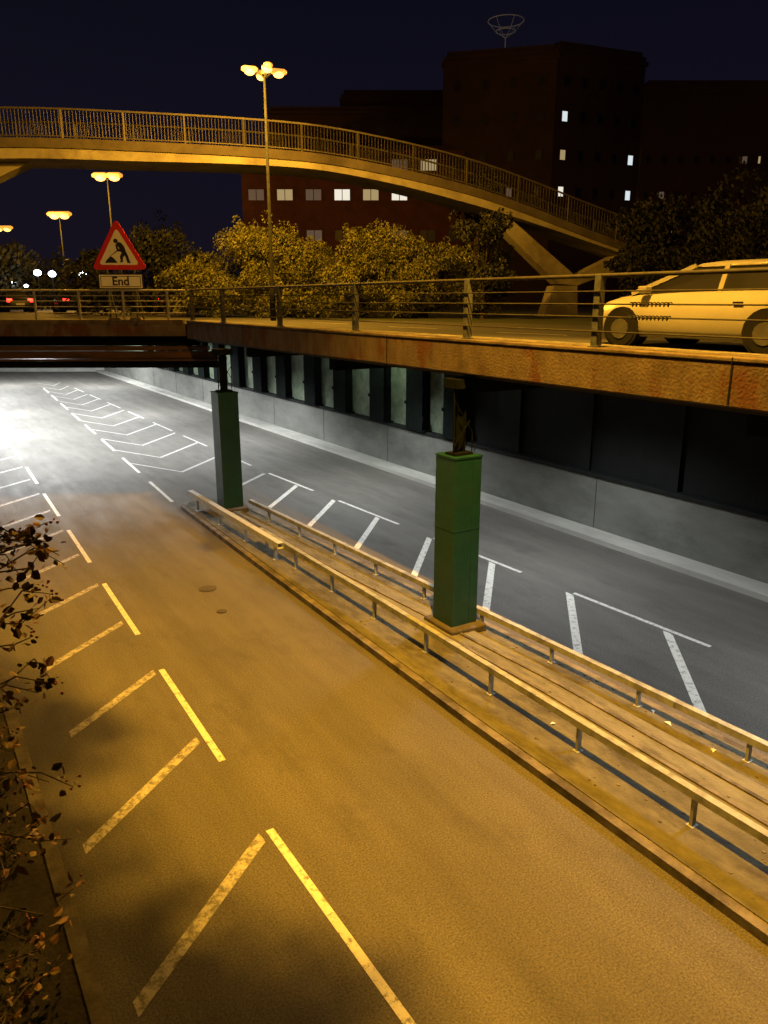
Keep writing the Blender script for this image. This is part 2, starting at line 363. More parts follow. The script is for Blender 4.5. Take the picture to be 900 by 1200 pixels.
for y in [-3,0,3,6,8.9,11.9,14.8,17.7]:
    o=part(t,"rib",ribd,M_PANELD,world=False) if first is None else first.copy()
    if first is None:first=o
    else:COL.objects.link(o)
    o.location=(.22,y-20,1.66)
t=thing("retaining_wall","concrete retaining wall below the planted bank","wall",(XL,10,0))
part(t,"wall_face",MB().box(XL-.4,XL,-30,100,0,5.44),M_WALL)
t=thing("tunnel_wall","pale concrete wall closing the bend of the underpass","wall",(8,75,0))
a=MB();a.beam((16,73,2.7),(-1,83.5,2.7),.3,5.4);part(t,"wall_face",a,M_FOOT)

# ------------------------------------------------------------------ deck (road bridge)
t=thing("road_bridge","stained concrete road bridge deck over the sunken road","bridge",(XE,15,4.9))
part(t,"soffit",MB().box(XE+.32,XW+.5,-30,cA[1],4.88,ZU-.01),M_SOFFIT)
a=MB();a.prism([(XL,cB[1]+.55),(XE+.3,cA[1]+.35),(XW+.5,cA[1]+.005),(XW+.5,110),(XL,110)],4.9,ZU-.012);part(t,"soffit",a,M_SOFFIT)
part(t,"edge_beam",MB().box(XE,XE+.3,-30,cA[1],4.97,5.50),M_EDGE,bevel=.02)
part(t,"coping",MB().box(XE-.015,XE+.34,-30,cA[1]+.05,5.502,5.56),M_COPE,bevel=.015)
for y in (-2,5.6,13.2,20.8):
    part(t,"joint",MB().box(XE-.02,XE-.012,y-.006,y+.006,5.0,5.56),M_PANELD)
for y in (0,5.4,10.9,16.2,21.35): part(t,"girder",MB().box(XE+.35,XW+.2,y-.15,y+.15,4.62,4.878),M_BEAR)
t=thing("skew_bridge","rust brown steel girder bridge crossing over the carriageway","bridge",(4,28.3,4.9))
d=Vector((cB[0]-cA[0],cB[1]-cA[1],0)).normalized();nn=Vector((d.y,-d.x,0))
if nn.y<0: nn=-nn
A=Vector((cA[0],cA[1],0));Bv=Vector((cB[0],cB[1],0))
def skew(off,z0,z1,w,m,name,l0=-.0,l1=0,bev=.01):
    p=A+nn*(off+w/2)+d*l0;q=Bv+nn*(off+w/2)+d*l1;zc=(z0+z1)/2
    a=MB();a.beam((p.x,p.y,zc),(q.x,q.y,zc),w,z1-z0);return part(t,name,a,m,bevel=bev)
skew(-.02,5.45,5.58,.40,M_COPE,"coping",.12)
skew(.0,5.05,5.447,.3,M_EDGE,"edge_beam",.05)
skew(.45,4.72,5.04,.2,M_BEAR,"girder",-.3)
skew(.30,4.56,4.70,.35,M_RUST,"girder",-.6)
skew(.26,4.30,4.54,.12,M_RUST,"girder",-.9)
skew(.16,4.22,4.28,.5,M_RUST,"flange",-.9)
skew(.40,3.98,4.19,.2,M_BEAR,"girder",-.9)

# ------------------------------------------------------------------ railing on deck edge
t=thing("bridge_railing","steel parapet railing with flat posts along the deck edge","railing",(XE+.15,15,5.56))
RX=XE+.14
ys=[-1,2.1,4.95,7.87,10.83,14.72,18.6,22.65,25.5]
a=MB();a.box(-.055,.055,-.055,.055,0,.99);a.box(-.085,.085,-.075,.075,.0,.02)
first=None
for y in ys:
    o=part(t,"post",a,M_RPOST,world=False,bevel=.006) if first is None else first.copy()
    if first is None:first=o
    else:COL.objects.link(o)
    o.location=(RX-t.location.x,y-15,0)
part(t,"top_rail",MB().tube([(RX,-3,6.53),(RX,25.6,6.53)],.030,10),M_RAIL,smooth=True)
for z in (5.78,5.98,6.15,6.32):
    part(t,"rail",MB().tube([(RX-.065,-3,z),(RX-.065,25.6,z)],.012,6),M_RAIL)
for z in (5.98,6.15):
    a=MB();P=[(RX-.065+.028*math.cos(i*1.2),6.6+i*.012,z+.028*math.sin(i*1.2)) for i in range(55)]
    a.tube(P,.009,5);part(t,"rail_spring",a,M_RUBBER)
t=thing("bridge_railing","grey steel railing along the skewed bridge edge","railing",(4,28.3,5.58))
M_RGREY=mat("grey_railing_paint",(.30,.29,.27),(.20,.19,.18),6,.6)
def sp(s,z,off=.1):
    p=A+nn*off+d*s;return (p.x,p.y,z)
Ls=(Bv-A).length
for s in [0.6+i*1.45 for i in range(7)]:
    a=MB();x,y,z=sp(s,5.58);a.tube([(x,y,5.58),(x,y,6.5)],.045,6);part(t,"post",a,M_RGREY)
part(t,"top_rail",MB().tube([sp(0,6.52),sp(Ls,6.52)],.032,8),M_RGREY)
for z in (5.8,6.0,6.18,6.35): part(t,"rail",MB().tube([sp(0,z),sp(Ls,z)],.015,6),M_RGREY)
t=thing("street_railing","low dark street railing beside the hedge","railing",(19.9,10,ZU))
for y in [-4+i*2.2 for i in range(9)]:
    part(t,"post",MB().box(19.87,19.93,y-.03,y+.03,ZU,ZU+1.0),M_RAIL)
for z in (.5,.95): part(t,"rail",MB().tube([(19.9,-4,ZU+z),(19.9,13.6,ZU+z)],.02,6),M_RAIL)

# ------------------------------------------------------------------ road works sign
sx,sy=6.58,26.95
t=thing("road_sign","red triangular road works sign with End plate on stand","road sign",(sx,sy,ZU),rotz=R(-31.9))
def flat(name,poly,y0,y1,m,par=None):
    a=MB();a.prism(poly,y0,y1,fn=lambda x,z,y:(x,y,z));return part(par or t,name,a,m,world=False)
def rtri(cx,zb,side,r):
    h=side*math.sqrt(3)/2;C=[(-side/2,0),(side/2,0),(0,h)];cen=(0,h/3);out=[]
    for i,(x,z) in enumerate(C):
        dx,dz=x-cen[0],z-cen[1];l=math.hypot(dx,dz);px=x-dx/l*2*r;pz=z-dz/l*2*r;a0=math.atan2(dz,dx)
        for k in range(-3,4):
            an=a0+k*R(20);out.append((cx+px+r*math.cos(an),zb+pz+r*math.sin(an)))
    return out
Z0=1.72
flat("sign_panel",rtri(0,Z0,1.84,.09),0,.02,M_REDS)
tri_in=[(x*.72,Z0+.53+(z-Z0-.53)*.72) for x,z in rtri(0,Z0,1.84,.09)]
flat("sign_face",tri_in,-.006,-.003,M_WHITE)
P=MB()
def pf(poly): P.prism(poly,-.013,-.008,fn=lambda x,z,y:(x*1.02+.0,y,Z0+.17+z*1.0))
pf([(-.44,.04),(-.40,.12),(-.31,.20),(-.25,.25),(-.17,.20),(-.08,.10),(-.04,.04)])
pf([(-.29,.23),(-.26,.26),(.02,.47),(.05,.44)])
hd=[(-.055+.07*math.cos(i*math.pi/8),.72+.07*math.sin(i*math.pi/8)) for i in range(16)];pf(hd)
pf([(-.04,.64),(.03,.69),(.12,.66),(.20,.55),(.24,.42),(.12,.35),(.05,.42),(.04,.52),(-.02,.58)])
pf([(-.07,.62),(-.01,.60),(.02,.46),(.10,.43),(.10,.38),(.0,.40),(-.05,.46)])
pf([(.12,.38),(.23,.42),(.20,.28),(.14,.20),(.13,.07),(.05,.05),(.04,.09),(.07,.11),(.04,.22)])
pf([(.15,.38),(.235,.42),(.31,.25),(.35,.08),(.39,.04),(.27,.04),(.26,.08),(.22,.23)])
part(t,"worker_symbol",P,M_BLACK,world=False)
flat("plate_back",[(-.74,1.10),(.74,1.10),(.74,1.60),(-.74,1.60)],.0,.02,M_BLACK)
flat("plate_face",[(-.70,1.14),(.70,1.14),(.70,1.56),(-.70,1.56)],-.004,-.002,M_WHITE)
a=MB()
for (x0,x1,z0,z1) in ((-.66,.66,1.50,1.52),(-.66,.66,1.175,1.195),(-.66,-.64,1.195,1.50),(.64,.66,1.195,1.50)):
    a.box(x0,x1,-.008,-.0055,z0,z1)
part(t,"plate_border",a,M_BLACK,world=False)
cu=bpy.data.curves.new("txt","FONT");cu.body="End";cu.size=.38;cu.extrude=.002;cu.offset=.008;cu.align_x='CENTER';cu.align_y='CENTER'
to=bpy.data.objects.new("txt",cu);COL.objects.link(to);bpy.context.view_layer.update()
me=bpy.data.meshes.new_from_object(to.evaluated_get(bpy.context.evaluated_depsgraph_get()))
bpy.data.objects.remove(to);me.materials.clear();me.materials.append(M_BLACK)
o=bpy.data.objects.new("lettering",me);COL.objects.link(o);o.parent=t;o.rotation_euler=(R(90),0,0);o.location=(0,-.010,1.345)
a=MB()
for x in (-.45,.45):
    a.box(x-.03,x+.03,.03,.08,.12,1.9);a.beam((x,.06,1.3),(x,.75,.02),.05,.05,(1,0,0));a.box(x-.05,x+.05,-.25,.85,.0,.05)
a.box(-.5,.5,.03,.07,.5,.56);a.box(-.05,.05,.021,.06,1.1,2.9)
part(t,"stand",a,M_RPOST,world=False)
for x in (-.45,.25): part(t,"sandbag",MB().box(x,x+.35,-.25,.15,.05,.20),M_COPE,world=False,bevel=.05)

# ------------------------------------------------------------------ footbridge
ctrl=[(-14,43.7,9.6,9.0),(-6,40.6,11.4,10.5),(0,38.1,12.1,11.25),(4.7,36.1,12.4,11.65),(8.5,34.5,12.42,11.68),(15.5,31.6,12.22,11.6),(19,30.15,11.75,11.1),(22.6,28.6,10.95,10.25),(25.3,27.5,10.1,9.5),(27.7,26.5,9.25,8.75),(32,24.7,7.9,7.4),(38,22.2,6.3,5.8)]
def interp(x,i):
    for k in range(len(ctrl)-1):
        if x<=ctrl[k+1][0]:
            p0=ctrl[max(k-1,0)];p1=ctrl[k];p2=ctrl[k+1];p3=ctrl[min(k+2,len(ctrl)-1)]
            tt=(x-p1[0])/(p2[0]-p1[0]);d=p2[0]-p1[0]
            m1=(p2[i]-p0[i])/(p2[0]-p0[0])*d;m2=(p3[i]-p1[i])/(p3[0]-p1[0])*d
            return (2*tt**3-3*tt**2+1)*p1[i]+(tt**3-2*tt**2+tt)*m1+(-2*tt**3+3*tt**2)*p2[i]+(tt**3-tt**2)*m2
    return ctrl[-1][i]
FN=Vector((.39,.92,0))
xs=[-14+i*.8 for i in range(65)]
fb=thing("footbridge","arched concrete footbridge with metal railings over the street","footbridge",(8.5,35.5,ZU))
def ribbon(off0,off1,zf0,zf1,name,m):
    a=MB()
    for i,x in enumerate(xs):
        y=interp(x,1);zt=interp(x,2);zs=interp(x,3)
        for off,zf in ((off0,zf0),(off1,zf0),(off1,zf1),(off0,zf1)):
            z=zf(zt,zs);p=Vector((x,y,0))+FN*off;a.v.append((p.x,p.y,z))
        if i:
            o=4*(i-1)
            for j in range(4): a.f.append((o+j,o+(j+1)%4,o+4+(j+1)%4,o+4+j))
    k=len(a.v);a.f+=[(3,2,1,0),(k-4,k-3,k-2,k-1)]
    return part(fb,name,a,m)
ribbon(.0,2.7,lambda t,s:t-.36,lambda t,s:t,"edge_beam",M_FBE)
ribbon(.10,2.6,lambda t,s:s,lambda t,s:t-.362,"arch_slab",M_FBC)
for off in (.08,2.62):
    a=MB();x=-13.9;k=0
    while x<36:
        y=interp(x,1);z=interp(x,2);p=Vector((x,y,0))+FN*off
        a.box(p.x-.010,p.x+.010,p.y-.010,p.y+.010,z+.08,z+1.02);x+=.125
    part(fb,"railing_bars",a,M_FBR)
    P=[Vector((x,interp(x,1),0))+FN*off for x in xs]
    part(fb,"handrail",MB().sweep([(p.x,p.y,interp(x,2)+1.08) for p,x in zip(P,xs)],.07,.07),M_FBR)
    part(fb,"bottom_rail",MB().sweep([(p.x,p.y,interp(x,2)+.09) for p,x in zip(P,xs)],.03,.04),M_FBR)
    x=-13
    while x<36:
        y=interp(x,1);z=interp(x,2);p=Vector((x,y,0))+FN*off
        part(fb,"railing_post",MB().box(p.x-.035,p.x+.035,p.y-.035,p.y+.035,z,z+1.06),M_FBR);x+=2.2
def slab(pts,name,m,o0=.85,o1=1.85):
    a=MB();n=len(pts)
    for off in (o0,o1):
        for x,z in pts:
            p=Vector((x,interp(x,1),0))+FN*off;a.v.append((p.x,p.y,z))
    a.f=[tuple(range(n))[::-1],tuple(range(n,2*n))]+[(i,(i+1)%n,n+(i+1)%n,n+i) for i in range(n)]
    return part(fb,name,a,m)
slab([(23.1,10.15),(24.2,9.9),(27.4,7.3),(26.6,6.95)],"leg",M_FBC)
slab([(26.6,6.96),(27.4,7.32),(29.3,8.3),(30.3,7.95),(27.5,6.88)],"leg",M_FBC)
slab([(26.0,ZU-.1),(27.6,ZU-.1),(27.5,6.87),(26.45,6.87)],"pier",M_FBC)
slab([(5.4,11.66),(3.9,11.6),(-3.6,7.9),(-2.8,7.5)],"leg",M_FBC)
slab([(-4.2,ZU-.1),(-2.2,ZU-.1),(-2.5,7.8),(-3.8,7.8)],"pier",M_FBC)

# ------------------------------------------------------------------ street lamps
LG="tall sodium street lamps along the street"
def lampobj(x,y,z,heads,lab,r=.26,sc=1):
    t=thing("street_lamp",lab,"street lamp",(x,y,ZU),group=LG)
    h=z-ZU
    part(t,"pole",MB().tube([(0,0,0),(0,0,1.4),(0,0,1.45),(0,0,h-.15)],[.11,.11,.07,.045],10),M_POLE,world=False,smooth=True)
    for k in range(heads):
        an=R(-31.9)+k*2*math.pi/heads+(.35 if heads>2 else 0);c,s=math.cos(an),math.sin(an)
        part(t,"arm",MB().tube([(0,0,h-.2),(c*.25*sc,s*.25*sc,h-.02),(c*.40*sc,s*.40*sc,h)],.03,6),M_POLE,world=False)
        Mx=Matrix.Translation((c*.60*sc,s*.60*sc,h))@Matrix.Rotation(an,4,'Z')
        a=MB();a.tube([(-r*1.5,0,.0),(-r*1.0,0,.0),(r*1.0,0,.0),(r*1.5,0,.0)],[r*.45,r*.85,r*.85,r*.45],14);a.v=[(v[0],v[1],r*.30+v[2]*.62) for v in a.v]
        a.v=[tuple(Mx@Vector(v)) for v in a.v];part(t,"lamp_housing",a,M_BULBO,world=False,smooth=True)  # housing made to glow orange as a rim around the bowl
        b=MB();b.ball((0,0,-r*.1),r*.9,14,10,.72);b.v=[tuple(Mx@Vector((v[0]*1.12,v[1],v[2]))) for v in b.v];part(t,"lamp_bowl",b,M_BULB,world=False,smooth=True)
    return t
def plight(x,y,z,p,c,rad=.25):
    l=bpy.data.lights.new("light","POINT");l.energy=p;l.color=c;l.shadow_soft_size=rad
    o=bpy.data.objects.new("light",l);o.location=(x,y,z);COL.objects.link(o);return o
SOD=(1,.465,.036)
lampobj(12.3,27.7,13.9,4,"tall lamp post with four glowing orange lanterns",.19,.85)
lampobj(14.7,61.5,14.8,2,"twin headed lamp post glowing orange down the street",.38,.85)
lampobj(16.9,93.2,15.0,2,"distant twin headed lamp post glowing orange",.50,.9)
lampobj(13.7,114,15.0,2,"distant lamp post at the street's far end",.46,.9)
plight(10.6,26.3,13.5,9500,SOD);plight(13.2,60.2,14.0,6000,SOD);plight(15.4,92,14.2,6000,SOD)
for i,(u,f,z) in enumerate(((45,62,8.25),(62,63,8.2),(98,62,8.1),(16,64,7.6),(30,63,7.3))):
    x=(u-450)/900*f/1.045;X=x*.849+f*.528;Y=-x*.528+f*.849
    t=thing("floodlight","small white floodlight on a short mast","floodlight",(X,Y,ZU),group="white floodlights in the distance")
    part(t,"mast",MB().tube([(0,0,0),(0,0,z-ZU)],.05,6),M_POLE,world=False)
    part(t,"lamp",MB().ball((0,0,z-ZU),.28 if i<3 else .15,8,6,.8),M_BULBW,world=False)

# ------------------------------------------------------------------ cars
def car(x,y,rz,paint,lab,lit_head,lit_tail,z=ZU+.006,group=None,sz=.95):
    t=thing("car",lab,"car",(x,y,z),rotz=rz,group=group);t.scale=(1,1,sz)
    S=[(-2.14,.58,.44,.72),(-2.10,.74,.30,.90),(-1.9,.83,.24,.97),(-1.5,.87,.20,.99),(-.9,.90,.18,.97),(.3,.90,.18,.95),(1.1,.89,.18,.92),(1.5,.87,.19,.87),(1.85,.80,.22,.79),(2.05,.72,.27,.71),(2.14,.60,.34,.62),(2.17,.45,.40,.55)]
    a=MB()
    for (sx_,w,z0,z1) in S:
        zm=z0+(z1-z0)*.55
        for yy,zz in ((-w*.9,z0),(w*.9,z0),(w,z0+.12),(w,zm),(w*.93,z1-.05),(w*.8,z1),(-w*.8,z1),(-w*.93,z1-.05),(-w,zm),(-w,z0+.12)): a.v.append((sx_,yy,zz))
    for i in range(len(S)-1):
        for j in range(10): a.f.append((i*10+j,i*10+(j+1)%10,(i+1)*10+(j+1)%10,(i+1)*10+j))
    a.f+=[tuple(range(10))[::-1],tuple(range((len(S)-1)*10,len(S)*10))]
    part(t,"body",a,paint,world=False,smooth=True)
    lo=[(-1.95,-.74),(1.25,-.76),(1.25,.76),(-1.95,.74)];hi=[(-1.25,-.58),(.15,-.60),(.15,.60),(-1.25,.58)]
    a=MB();a.v=[(p[0],p[1],.91) for p in lo]+[(p[0],p[1],1.36) for p in hi]
    a.f=[(0,1,5,4),(1,2,6,5),(2,3,7,6),(3,0,4,7)];part(t,"window",a,M_GLASSD,world=False)
    a=MB();a.v=[(-1.32,-.60,1.35),(.22,-.62,1.35),(.22,.62,1.35),(-1.32,.60,1.35),(-1.18,-.54,1.41),(.08,-.56,1.41),(.08,.56,1.41),(-1.18,.54,1.41),(-.9,-.4,1.445),(-.2,-.4,1.445),(-.2,.4,1.445),(-.9,.4,1.445)]
    a.f=[(0,3,2,1),(0,1,5,4),(1,2,6,5),(2,3,7,6),(3,0,4,7),(4,5,9,8),(5,6,10,9),(6,7,11,10),(7,4,8,11),(8,9,10,11)]
    part(t,"roof",a,paint,world=False,smooth=True)
    a=MB()
    for s_ in (-1,1):
        for (x0,x1,ww) in ((-1.93,-1.26,.14),(1.25,.17,.07),(-.40,-.40,.08)):
            a.beam((x0,s_*.757,.92),(x1,s_*.608,1.37),ww,.04,(0,1,0))
    part(t,"window_pillars",a,paint,world=False)["kind"]="stuff"
    for wx in (-1.3,1.32):
        for s_ in (-1,1):
            c=MB();c.tube([(wx,s_*.60,.33),(wx,s_*.904,.33)],.37,20);part(t,"wheel_arch",c,M_TYRE,world=False)
            c=MB();c.tube([(wx,s_*.70,.31),(wx,s_*.92,.31)],.31,20);wheel=part(t,"wheel",c,M_TYRE,world=False)
            c=MB();c.tube([(wx,s_*.915,.31),(wx,s_*.935,.31)],.18,12);part(wheel,"rim",c,M_RIM,world=False)
    for s_ in (-1,1):
        b=MB();b.ball((2.03,s_*.58,.62),.12,8,5,.7);part(t,"headlight",b,M_HEAD if lit_head else M_WHITE,world=False)
        b=MB();b.box(-2.13,-2.0,s_*.62-.15,s_*.62+.15,.68,.90);part(t,"tail_light",b,M_TAIL if lit_tail else M_REDS,world=False)
        b=MB();b.box(.78,.94,s_*.92-.08,s_*.92+.08,.93,1.05);part(t,"mirror",b,paint,world=False,bevel=.02)
        b=MB();b.box(-.9,-.74,s_*.905-.01,s_*.905+.01,.76,.79);part(t,"door_handle",b,M_DKSTEEL,world=False)
    b=MB();b.box(-2.16,-2.14,-.26,.26,.48,.60);part(t,"number_plate",b,M_WHITE,world=False)
    b=MB();b.box(2.13,2.175,-.40,.40,.36,.50);part(t,"grille",b,M_DKSTEEL,world=False)
    return t
car(11.35,7.9,R(90),M_YCAR,"pale cream hatchback driving along the bridge deck",True,True,sz=.92)
car(9.2,49.6,R(88),M_DCAR,"dark car with glowing red tail lights",False,True,group="cars waiting down the street")
car(12.7,47.6,R(86),M_DCAR,"dark car with glowing red tail lights",False,True,group="cars waiting down the street")
car(7.2,58,R(90),M_DCAR,"dark car with glowing red tail lights",False,True,group="cars waiting down the street")

# ------------------------------------------------------------------ buildings
def building(lab,loc,rz,w,dp,top,m,nx,rowsz,winw,winh,lit,zb=ZU):
    t=thing("office_building",lab,"building",(loc[0],loc[1],zb),rotz=rz)
    h=top-zb
    part(t,"wall",MB().box(0,w,0,dp,0,h),m,world=False)
    a=MB();a.box(-.2,w+.2,-.2,dp+.2,h-.9,h-.5);part(t,"cornice",a,M_BRICKD,world=False)
    a=MB();a.box(.3,w-.3,.3,dp-.3,h+.003,h+.5);part(t,"roof",a,M_BRICKD,world=False)
    fr=MB();fr.box(-winw/2-.08,winw/2+.08,-.04,-.002,-winh/2-.08,winh/2+.08);pn=MB()
    kk=max(1,int(winw/.7))
    for i in range(kk):
        x0=-winw/2+i*winw/kk+.04;pn.box(x0,x0+winw/kk-.08,-.06,-.042,-winh/2,winh/2)
    f0=None;p0={}
    for r_,z in enumerate(rowsz):
        for i in range(nx):
            x=w*(i+.5)/nx;mm=lit.get((r_,i),M_GLASSD)
            fo=part(t,"window",fr,m,world=False) if f0 is None else f0.copy()
            if f0 is None:f0=fo
            else:COL.objects.link(fo)
            fo.location=(x,0,z-zb)
            if mm.name not in p0: p=part(fo,"pane",pn,mm,world=False);p0[mm.name]=p
            else: p=p0[mm.name].copy();COL.objects.link(p);p.parent=fo
    return t
Y0=R(-31.9)
building("red brick office block with a row of lit windows",(34.4,84.6),Y0,25,14,21.8,M_BRICK,8,[8.9,13.1,17.3,20.3],1.75,1.1,{(2,0):M_WINDIM,(2,1):M_WINY,(2,2):M_WINDIM,(2,3):M_WINW,(2,4):M_WINY,(2,5):M_WINW,(1,5):M_WINDIM,(3,6):M_WINY,(3,5):M_WINDIM,(1,2):M_WINDIM})
building("dark brick office block with flat roof",(41.5,93),Y0,27,12,28.0,M_BRICKD,9,[16.5,19.8,23.1,26.0],1.0,1.1,{(2,6):M_WINDIM,(1,7):M_WINY,(1,8):M_WINDIM})
building("dark brick upper storey set back behind",(50.5,91),Y0,14,10,30.5,M_BRICKD,5,[28.6],1.0,1.1,{})
building("tall dark brick office wing beside the tower",(53.2,73.6),Y0+R(-14),11.8,12,30.9,M_BRICKD,4,[13.8,17.4,21.0,24.7,28.0],.7,.95,{(1,2):M_WINDIM,(0,3):M_WINY})
building("tall dark brick office tower with scattered lit windows",(61.5,65.1),Y0+R(22),11,14,31.2,M_BRICKD,5,[13.8,17.4,21.0,24.7,28.0],.7,.95,{(3,0):M_WINC,(2,0):M_WINY,(1,0):M_WINW,(1,4):M_WINC,(2,4):M_WINC})
building("long dark brick wing stepping down",(72.0,62.6),Y0,14,14,28.4,M_BRICKD,8,[13.8,17.4,21.0],.6,.7,{(0,1):M_WINC,(0,2):M_WINY,(1,1):M_WINDIM,(2,6):M_WINDIM,(2,7):M_WINY})
building("low dark brick wing at the street end",(83,55.5),Y0+R(4),30,12,24.8,M_BRICKD,9,[13.8,17.4,21.0],.6,.7,{(1,0):M_WINDIM})
t=thing("roof_sculpture","pale wire ring sculpture on a thin mast on the roof","sculpture",(58.4,69.9,30.6))
M_RING=emit("faint_glow_wire",(.45,.5,.6),.035,(.3,.3,.3))  # faint glow put into the wire in place of light falling on it
part(t,"mast",MB().tube([(0,0,0),(0,0,2.0)],.06,6),M_RING,world=False)
for (r_,z) in ((1.85,3.5),(1.0,2.55)):
    pts=[(math.cos(i*math.pi/16)*r_,math.sin(i*math.pi/16)*r_,z) for i in range(33)]
    part(t,"ring",MB().tube(pts,.05,5),M_RING,world=False)
for k in range(6):
    c,s=math.cos(k*math.pi/3+.3),math.sin(k*math.pi/3+.3)
    part(t,"strut",MB().tube([(0,0,1.9),(c*1.0,s*1.0,2.55),(c*1.85,s*1.85,3.5)],.025,4),M_RING,world=False)

# ------------------------------------------------------------------ foliage
def leaves(mb,c,r,n,size):
    cx,cy,cz=c;rx_,ry_,rz_=r
    for _ in range(n):
        th_=random.uniform(0,2*math.pi);ph=math.acos(random.uniform(-1,1));k=random.uniform(.45,1.05)**.6
        p=Vector((cx+rx_*k*math.sin(ph)*math.cos(th_),cy+ry_*k*math.sin(ph)*math.sin(th_),cz+rz_*k*math.cos(ph)))
        q=Vector((random.gauss(0,1),random.gauss(0,1),random.gauss(0,1))).normalized()
        a=q.orthogonal().normalized();b=q.cross(a);s=size*random.uniform(.55,1.3);a*=s;b*=s*.5
        n0=len(mb.v);mb.v+=[tuple(p-a),tuple(p+b),tuple(p+a),tuple(p-b)];mb.f.append((n0,n0+1,n0+2,n0+3))
def tree(name,x,y,z0,h,w,m,lab,cat,ncl=16,nl=170,size=.16,trunk=.35,group=None,lowest=.0):
    t=thing(name,lab,cat,(x,y,z0),group=group)
    tr=MB();cr=MB();th_=h*trunk
    tr.tube([(0,0,0),(random.uniform(-.1,.1),random.uniform(-.1,.1),th_*.6),(random.uniform(-.2,.2),random.uniform(-.2,.2),th_+h*.2)],[h*.03,h*.022,h*.012],7)
    for i in range(ncl):
        an=random.uniform(0,6.283);rr=w*.5*math.sqrt(random.random())*.85;zz=h*random.uniform(lowest+.12,.92)
        lim=math.sqrt(max(.15,1-((zz/h-.5)/.55)**2));rr*=lim
        c=(math.cos(an)*rr,math.sin(an)*rr,zz);s=w*random.uniform(.12,.22)
        tr.tube([(0,0,min(th_,zz*.6)),(c[0]*.5,c[1]*.5,(min(th_,zz*.6)+zz)*.55),c],[h*.012,h*.008,h*.003],5)
        leaves(cr,c,(s,s,s*random.uniform(.6,.95)),nl,size)
        for _ in range(3):
            v=Vector((random.gauss(0,1),random.gauss(0,1),random.gauss(.3,.8))).normalized()*s*1.2
            leaves(cr,(c[0]+v.x,c[1]+v.y,c[2]+v.z),(s*.28,s*.28,s*.35),int(nl*.08),size)
    part(t,"trunk",tr,M_BARK,world=False);part(t,"crown",cr,m,world=False)
    return t
random.seed(11)
BG="shrubs behind the street railing"
for (x,y,h,w) in ((12.4,35.2,2.9,3.6),(14.3,33.6,3.9,4.4),(15.4,32.8,3.4,3.8),(16.6,32.4,3.3,4.0),(18.6,31.2,3.9,4.4),(20.4,29.2,3.3,3.8),(22.0,28.0,3.0,3.2),(17.2,30.2,2.3,3.2),(14.4,33.0,2.2,3.0),(19.4,28.9,2.3,3.2)):
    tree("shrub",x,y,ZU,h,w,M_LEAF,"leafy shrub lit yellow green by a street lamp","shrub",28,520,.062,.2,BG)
for (x,y,h,w) in ((11.6,41,4.3,5),(9.9,44.5,3.2,4.5),(14.5,43,3.6,4.5)):
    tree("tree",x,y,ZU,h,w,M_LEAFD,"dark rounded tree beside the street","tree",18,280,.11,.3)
tree("tree",21.3,26.3,ZU,4.3,2.8,M_LEAFD,"small dark tree in front of the footbridge","tree",16,260,.08,.3)
for (x,y,h,w) in ((6.8,72,4.5,9),(1.5,74,4.5,8),(11.5,78,5.0,8),(-4,70,4.5,8)):
    tree("tree",x,y,ZU,h,w,M_LEAFD,"dark tree mass far down the street","tree",16,150,.25,.3)
for (x,y,h,w) in ((28.7,24.4,4.9,3.6),(29.8,23.5,5.0,5),(32.0,21.0,5.6,6.5),(33.5,17.5,6.2,7),(29.3,20.0,4.2,5),(36.5,14,6,7),(29.5,16,4.2,5.5),(30,12,4,5)):
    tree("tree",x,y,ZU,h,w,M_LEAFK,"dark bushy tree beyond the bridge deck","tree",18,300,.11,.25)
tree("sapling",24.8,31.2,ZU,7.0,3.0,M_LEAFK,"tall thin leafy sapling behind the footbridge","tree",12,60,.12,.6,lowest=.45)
# unseen street tree on the bank, crown shaped to shade verge and road edge
LX,LY,LZ=5.5,7.0,15.0
t=thing("tree","unseen street tree with crown shaped to shade the road edge","tree",(-2.2,4.0,ZU))
tr=MB();cr=MB();tr.tube([(-2.2,4,ZU),(-2.1,4.1,8),(-1.0,4.8,9.6),(1.5,5.8,10.1),(3.5,6.4,10.2)],[.22,.18,.13,.08,.04],8)
tg=[]
y=1.0
while y<15:
    for _ in range(3): tg.append((random.uniform(-.6,.65),y+random.uniform(-.3,.3),.28,90))
    y+=.8
for (gx,gy) in ((.9,4.4),(1.4,4.9),(1.9,4.6),(1.0,5.5),(1.5,5.7),(2.1,5.4),(.9,6.4),(1.5,6.6),(1.1,7.3),(.9,8.3),(1.2,10.4),(1.35,11.0),(1.0,11.6),(.9,12.6),(2.3,4.0),(1.2,3.6),(2.6,4.7),(1.6,5.2),(1.2,6.0),(1.8,4.9),(1.15,11.3)):
    tg.append((gx,gy,.26,140))
for (gx,gy,s,nl) in tg:
    z=random.uniform(9.9,10.5);k=(LZ-z)/LZ
    p=(LX+(gx-LX)*k,LY+(gy-LY)*k,z)
    tr.tube([(1.5,5.8,10.1),((1.5+p[0])/2,(5.8+p[1])/2,z+.1),p],[.03,.018,.008],5)
    leaves(cr,p,(s*1.1,s*1.1,s),nl,.05)
part(t,"trunk",tr,M_BARK);part(t,"crown",cr,M_LEAFD)
